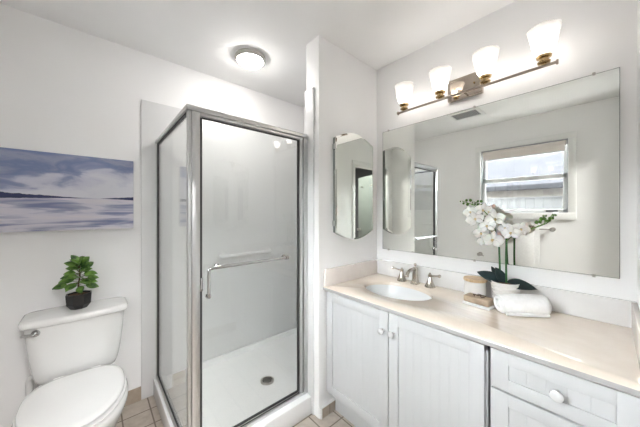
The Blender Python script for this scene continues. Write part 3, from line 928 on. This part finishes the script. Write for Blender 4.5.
# ------------------------------------------------------------------ toilet
TX = -0.072
tl = thing('toilet', (TX, 1.80, 0), 'white two-piece toilet with closed lid against the painting wall', 'toilet')
def sup(cx, cy, a, b, z, n=5.0, N_=48, bow=0.0):
    out = []
    for k in range(N_):
        t = 2 * PI * k / N_
        c, s = math.cos(t), math.sin(t)
        x = abs(c) ** (2 / n) * a * (1 if c >= 0 else -1)
        y = abs(s) ** (2 / n) * b * (1 if s >= 0 else -1)
        if y < 0: y -= bow * (1 - (x / a) ** 2)
        out.append(V(cx + x, cy + y, z))
    return out
yb = 2.150
TX = -0.0675
def tk(w, d, z, n=5.0, bow=0.018): return sup(TX, yb - d / 2, w / 2, d / 2, z, n, bow=bow)
bm = loft(bmesh.new(), [tk(.25, .12, .378, 3), tk(.30, .15, .382, 3.5), tk(.335, .166, .396, 4), tk(.352, .174, .425, 4.8), tk(.370, .178, .47, 5), tk(.388, .182, .54, 5.5), tk(.404, .186, .62, 6), tk(.416, .189, .71, 6), tk(.418, .190, .724, 6)])
obj('tank', bm, M['porcelain'], tl, smooth=60)
bm = loft(bmesh.new(), [tk(.430, .198, .716, 7, .02), tk(.444, .208, .720, 7, .02), tk(.448, .212, .728, 7, .02), tk(.448, .212, .744, 7, .02), tk(.440, .206, .753, 7, .02), tk(.420, .195, .756, 7, .02), tk(.20, .08, .7575, 4, .01)])
obj('tank_lid', bm, M['porcelain'], tl, smooth=60)
bm = lathe(bmesh.new(), [(0, 0), (.017, 0), (.017, .004), (.011, .008), (.011, .016), (0, .019)], (TX - .160, 1.954, .690), (0, -1, 0), 20)
tube(bm, smooth_path([(TX - .152, 1.936, .690), (TX - .166, 1.932, .690), (TX - .190, 1.938, .691), (TX - .208, 1.945, .692)], 4), [.0085] * 4 + [.0075] * 5 + [.006] * 4, 12)
obj('flush_lever', bm, M['chrome'], tl, smooth=60)

def egg(w, yback, yfront, z, ymid=1.735, N_=56, nb=3.0):
    out = []
    for k in range(N_):
        t = 2 * PI * k / N_
        c, s = math.cos(t), math.sin(t)
        if s >= 0:
            x = abs(c) ** (2 / nb) * w * (1 if c >= 0 else -1); y = ymid + abs(s) ** (2 / nb) * (yback - ymid)
        else:
            x = abs(c) ** (2 / 2.1) * w * (1 if c >= 0 else -1); y = ymid - abs(s) ** (2 / 2.1) * (ymid - yfront)
        out.append(V(TX + x, y, z))
    return out
bm = loft(bmesh.new(), [egg(.125, 2.03, 1.56, 0.0), egg(.122, 2.03, 1.565, .03), egg(.112, 2.02, 1.58, .10, 1.78), egg(.135, 2.02, 1.55, .18, 1.76), egg(.168, 2.00, 1.50, .25, 1.75), egg(.188, 1.97, 1.465, .31, 1.74), egg(.202, 1.94, 1.441, .355), egg(.204, 1.93, 1.437, .382), egg(.190, 1.925, 1.450, .3945)])
box(bm, TX - .105, TX + .105, 1.90, 2.13, .26, .350, .02, 3)
box(bm, TX - .07, TX + .07, 2.02, 2.11, .345, .3775, .01, 2)
obj('bowl', bm, M['porcelain'], tl, smooth=60)
bm = loft(bmesh.new(), [egg(.184, 1.915, 1.448, .3995), egg(.196, 1.920, 1.433, .402), egg(.196, 1.920, 1.433, .411), egg(.184, 1.912, 1.450, .4140)])
obj('seat_ring', bm, M['seat'], tl, smooth=60)
bm = loft(bmesh.new(), [egg(.174, 1.922, 1.460, .4200), egg(.189, 1.935, 1.442, .423), egg(.190, 1.936, 1.440, .430), egg(.185, 1.931, 1.447, .437), egg(.165, 1.912, 1.475, .4405), egg(.08, 1.83, 1.60, .4430)])
li = obj('seat_lid', bm, M['seat'], tl, smooth=60)
for s in (-1, 1):
    obj('hinge', tube(bmesh.new(), [(TX + s * .055, 1.937, .427), (TX + s * .095, 1.937, .427)], .010, 12), M['seat'], tl)
bm = tube(bmesh.new(), smooth_path([(-.225, 2.09, .402), (-.250, 2.10, .405), (-.266, 2.11, .385), (-.268, 2.115, .33), (-.268, 2.125, .22), (-.268, 2.135, .16)], 6), .016, 14)
lathe(bm, [(0, 0), (.030, 0), (.030, .006), (.012, .010), (.012, .05), (0, .05)], (-.268, YB - .0005, .16), (0, -1, 0), 20)
obj('supply_line', bm, M['rubber'], tl, smooth=60)

# small plant on the tank
PX, PY, PZ = -0.068, 2.045, 0.7578
pp = thing('potted_plant', (PX, PY, PZ), 'small green leafy plant in a black faceted pot on the toilet tank', 'plant')
bm = bmesh.new()
def ngon(r, z, n=8, rot=PI / 8): return [V(PX + r * math.cos(2 * PI * k / n + rot), PY + r * math.sin(2 * PI * k / n + rot), z) for k in range(n)]
loft(bm, [ngon(.036, PZ), ngon(.038, PZ + .001), ngon(.056, PZ + .026), ngon(.060, PZ + .083), ngon(.058, PZ + .085), ngon(.053, PZ + .085), ngon(.052, PZ + .070)], True, True)
obj('pot', bm, M['blackpot'], pp, smooth=20)
obj('soil', lathe(bmesh.new(), [(0, .070), (.049, .0705), (.047, .077), (0, .080)], (PX, PY, PZ), n=20), M['soil'], pp)
bm = tube(bmesh.new(), smooth_path([(PX, PY, PZ + .075), (PX - .003, PY, PZ + .13), (PX + .004, PY + .002, PZ + .19), (PX - .002, PY, PZ + .265)], 4), .0035, 8)
bm_leaf = bmesh.new()
def leaf(bm, base, d, L_, W_, droop=0.3, up=V(0, 0, 1), cup=0.15, tipw=0.0, n=7):
    d = Vector(d).normalized()
    side = d.cross(up).normalized()
    nrm = side.cross(d).normalized()
    rows = []
    for i in range(n + 1):
        t = i / n
        c = Vector(base) + d * (L_ * t) - nrm * (droop * L_ * t * t)
        w = W_ * (math.sin(PI * min(1, t ** 0.8)) ** 0.75) + 0.0008 if t < 1 else tipw + 0.0005
        rows.append([bm.verts.new(c + side * (w * s) + nrm * (cup * W_ * abs(s) * 2)) for s in (-.5, -.25, 0, .25, .5)])
    for a, b in zip(rows, rows[1:]):
        for k in range(4): bm.faces.new((a[k], a[k + 1], b[k + 1], b[k]))
for i in range(46):
    q = i / 45
    h = .125 + .135 * q
    a = i * 2.4
    el = -0.05 + 1.0 * q ** 1.6 + random.uniform(-.15, .25)
    st = V(PX + .001, PY, PZ + h)
    ln = random.uniform(.018, .045) * (1.25 - .95 * q)
    L_ = random.uniform(.050, .068) * (1.0 - .2 * q)
    dd = V(math.cos(a) * math.cos(el), math.sin(a) * math.cos(el) * .70, math.sin(el))
    e = st + dd * ln
    tube(bm, [st, e], .0013, 6)
    leaf(bm_leaf, e, dd + V(0, 0, -.10), L_, L_ * .74, 0.25, up=V(random.uniform(-.5, .5), -.75, 1).normalized())
obj('stem', bm, M['bark'], pp)
obj('foliage', bm_leaf, M['leaf'], pp, smooth=60, solid=0.0008)

# ------------------------------------------------------------------ things on the counter
# candle jar with wooden lid
JX, JY = 1.575, 0.487
jr = thing('candle_jar', (JX, JY, ZC), 'white lidded jar with a pale wooden top left of the orchid', 'jar')
obj('jar', lathe(bmesh.new(), [(0, 0), (.050, 0), (.053, .004), (.054, .06), (.053, .098), (.049, .101), (.049, .094), (0, .094)], (JX, JY, ZC), n=36), M['jar'], jr)
obj('lid', lathe(bmesh.new(), [(0, .1015), (.055, .1015), (.057, .104), (.057, .113), (.055, .116), (0, .116)], (JX, JY, ZC), n=36), M['wood'], jr)
# tray with soap
TRX, TRY, TA = 1.478, 0.441, math.atan2(0.019, 0.125)
bmT = B(TRX - .036, TRX + .036, TRY - .064, TRY + .064, ZC + .0003, ZC + .013, .002, rot=-TA + .0)
tag(obj('tray', bmT, M['tray']), 'thin white rectangular tray on the counter before the jar', 'tray')
sp2 = thing('soap_bar', (TRX, TRY, ZC + .0135), 'tan rectangular soap bar with dark twine bow lying on the white tray', 'soap')
obj('bar', B(TRX - .033, TRX + .033, TRY - .061, TRY + .061, ZC + .0133, ZC + .047, .006, 3, rot=-TA), M['soap'], sp2)
bm = bmesh.new()
zt = ZC + .050
tube(bm, smooth_path([(TRX - .020, TRY + .012, zt), (TRX - .008, TRY + .020, zt + .005), (TRX + .002, TRY + .004, zt), (TRX - .006, TRY - .012, zt + .007), (TRX - .018, TRY - .016, zt + .001), (TRX - .010, TRY - .030, zt)], 5), .0022, 8)
tube(bm, smooth_path([(TRX - .002, TRY + .002, zt), (TRX + .014, TRY + .006, zt + .004), (TRX + .022, TRY - .010, zt), (TRX + .020, TRY - .028, zt - .001)], 5), .0018, 8)
obj('twine', bm, M['twine'], sp2)

# orchid
OX, OY = 1.588, 0.352
oc = thing('potted_orchid', (OX, OY, ZC), 'white orchid with dark leaves in a ribbed white pot before the mirror', 'orchid')
pr = [(0, 0), (.050, 0), (.054, .004)]
for k in range(7):
    z = .006 + k * .0160
    pr += [(.054 + k * .0010, z), (.0565 + k * .0010, z + .004), (.0565 + k * .0010, z + .009), (.054 + k * .0010, z + .0135)]
pr += [(.0625, .119), (.060, .122), (.057, .110), (0, .110)]
obj('pot', lathe(bmesh.new(), pr, (OX, OY, ZC), n=44), M['whitepot'], oc, smooth=50)
obj('soil', lathe(bmesh.new(), [(0, .1105), (.0565, .1105), (.055, .115), (0, .118)], (OX, OY, ZC), n=24), M['soil'], oc)
def P(px, py, X):      # a spot on the plane X for a photograph direction; used once to read positions off the photo
    f, th, cy = 254.88, math.radians(41.4965), 211.9
    u = (px - 320) / f
    rx, ry, rz = math.sin(th) + u * math.cos(th), math.cos(th) - u * math.sin(th), (cy - py) / f
    t = X / rx
    return V(X, t * ry, CAM_H + t * rz)
zp = ZC + .115
def oleaf(base, d, L_, W_, droop):
    b = bmesh.new(); leaf(b, base, d, L_, W_, droop, up=V(-.75, -.25, .62), cup=.08, n=9)
    obj('leaf', b, M['leafdark'], oc, smooth=60, solid=0.003)
oleaf((OX, OY + .005, zp), (-.25, .95, .42), .125, .058, .20)
oleaf((OX, OY - .005, zp), (-.30, -.90, .22), .110, .056, .50)
oleaf((OX - .005, OY, zp), (-.20, .38, .85), .085, .046, .10)
oleaf((OX + .005, OY + .02, zp), (.05, .45, .85), .085, .034, .2)
# stakes and flower stems
def stem(pts, r, m, name='stem'):
    return obj(name, tube(bmesh.new(), smooth_path(pts, 6), r, 8), m, oc)
stem([(OX + .005, OY + .022, zp), (OX + .008, OY + .026, zp + .10), P(499, 243, OX + .01)], .0046, M['stem'])
stem([(OX - .005, OY - .006, zp), (OX - .002, OY - .004, zp + .12), P(506.5, 237, OX)], .0046, M['stem'])
SL = [P(499, 246, 1.59), P(494, 226, 1.59), P(485, 212, 1.585), P(473, 205, 1.58), P(462, 201, 1.575)]
SR = [P(506.5, 241, 1.578), P(513, 236, 1.60), P(522, 232, 1.615), P(533, 228, 1.625), P(545, 223, 1.63), P(553, 214, 1.635)]
stem(SL, .0022, M['stemlight']); stem(SR, .0022, M['stemlight'])

def flower(c, face, size, roll):
    c = Vector(c); fdir = Vector(face).normalized()
    u, w = frame_of(fdir)
    if w.z < 0: w = -w
    u = w.cross(fdir)
    R_ = Matrix.Rotation(roll, 3, fdir)
    u, w = R_ @ u, R_ @ w
    bm = bmesh.new()
    for k, (a, L_, W_) in enumerate(((90, .50, .34), (0, .52, .62), (180, .52, .62), (222, .46, .33), (318, .46, .33))):
        a = math.radians(a + (8 if k in (1,) else -8 if k == 2 else 0))
        d = u * math.cos(a) + w * math.sin(a)
        leaf(bm, c + d * (size * .04) + fdir * (.001 * k), d + fdir * .10, L_ * size, W_ * size, .10, up=fdir, cup=-.10, n=6)
    o = obj('flower', bm, M['petal'], oc, smooth=60, solid=0.0008)
    b = bmesh.new()
    leaf(b, c + fdir * .002, -w + fdir * .7, size * .16, size * .15, .3, up=fdir, cup=.5, n=4)
    lathe(b, [(0, 0), (size * .05, .001), (size * .05, size * .10), (0, size * .13)], c, fdir, 10)
    obj('lip', b, M['lip'], o, smooth=60, solid=0.0006)
cam_dir = V(-1, -.25, .02)
fl = [(475, 219, 1.568, .068), (483, 210, 1.585, .060), (470, 212, 1.590, .054), (495, 219, 1.575, .070), (487, 226, 1.560, .062), (481, 233, 1.575, .058),
      (493, 240, 1.560, .074), (489, 212, 1.600, .052), (484, 241, 1.590, .050),
      (511, 233, 1.575, .064), (521, 229, 1.600, .058), (505, 228, 1.59, .048)]
for px, py, X, s in fl:
    flower(P(px, py, X), cam_dir + V(random.uniform(-.1, .1), random.uniform(-.45, .45), random.uniform(-.3, .25)), s * 1.22, random.uniform(-.35, .35))
def bud(p, r):
    b = lathe(bmesh.new(), [(0, -r), (r * .7, -r * .7), (r, 0), (r * .72, r * .8), (0, r * 1.25)], p, (random.uniform(-.3, .3), random.uniform(-.5, .5), 1), 12)
    obj('bud', b, M['bud'], oc, smooth=60)
for px, py, X, r in ((460.5, 201.5, 1.575, .0042), (463.5, 203.5, 1.577, .0065), (466.5, 200.5, 1.577, .0075), (470.5, 200.5, 1.58, .0085), (467.5, 204.5, 1.585, .008), (472.5, 204.5, 1.585, .006),
                     (536.5, 222.5, 1.625, .0085), (541.5, 219, 1.63, .0085), (546.5, 221, 1.628, .007), (550, 218.5, 1.632, .0075), (543.5, 216, 1.635, .005), (553.5, 215.5, 1.635, .005)):
    bud(P(px, py, X), r)
for a, b2 in (((539, 226.5), (536.5, 222.5)), ((541, 225), (542, 219)), ((546, 222), (546.5, 221)), ((548, 220.5), (550, 218.5)), ((524, 231), (526, 226)), ((528, 229.5), (531, 225.5))):
    obj('stem', tube(bmesh.new(), [P(*a, 1.627), P(*b2, 1.629)], .0012, 6), M['stemlight'], oc)

# rolled towel
A_, B_ = V(1.445, 0.344, 0), V(1.578, 0.194, 0)
ax = (B_ - A_); LT = ax.length; ax.normalize()
sd = V(-ax.y, ax.x, 0)
bm = bmesh.new()
secs = []
def ring_t(t, sc, wob):
    out = []
    for k in range(40):
        a = 2 * PI * k / 40
        r = .0510 * sc * (1 + wob * .03 * math.sin(3 * a + t * 9) + .02 * math.sin(5 * a - t * 14))
        y = r * 1.0 * math.cos(a)
        z = max(r * .93 * math.sin(a), -.0445 * min(1, sc * 1.05))
        out.append(A_ + ax * (t * LT) + sd * y + V(0, 0, ZC + .0448 + z))
    return out
for t, sc in ((-.012, .25), (-.02, .55), (-.01, .78), (.02, .86), (.08, .90), (.25, .95), (.45, .98), (.60, 1.01), (.80, 1.0), (.93, .97), (.985, .86), (1.0, .62), (.99, .25)):
    secs.append(ring_t(t, sc, 1))
loft(bm, secs)
# loose edge of the roll and spiral at the near end
for t0 in (1,):
    pts = []
    for k in range(46):
        a = k * .36
        r = .006 + .0345 * k / 45
        pts.append(A_ + ax * (-.021 * LT) + sd * (r * 1.05 * math.cos(a)) + V(0, 0, ZC + .0448 + r * .9 * math.sin(a)))
    tube(bm, pts, .0032, 6)
    p0 = A_ + ax * (.01) - sd * .040 + V(0, 0, ZC + .012)
    p1 = A_ + ax * (LT - .01) - sd * .036 + V(0, 0, ZC + .009)
    tube(bm, [p0, (p0 + p1) / 2 - sd * .003, p1], .008, 10)
tag(obj('rolled_towel', bm, M['towel'], smooth=60), 'rolled white terry towel lying on the counter right of the orchid', 'towel')
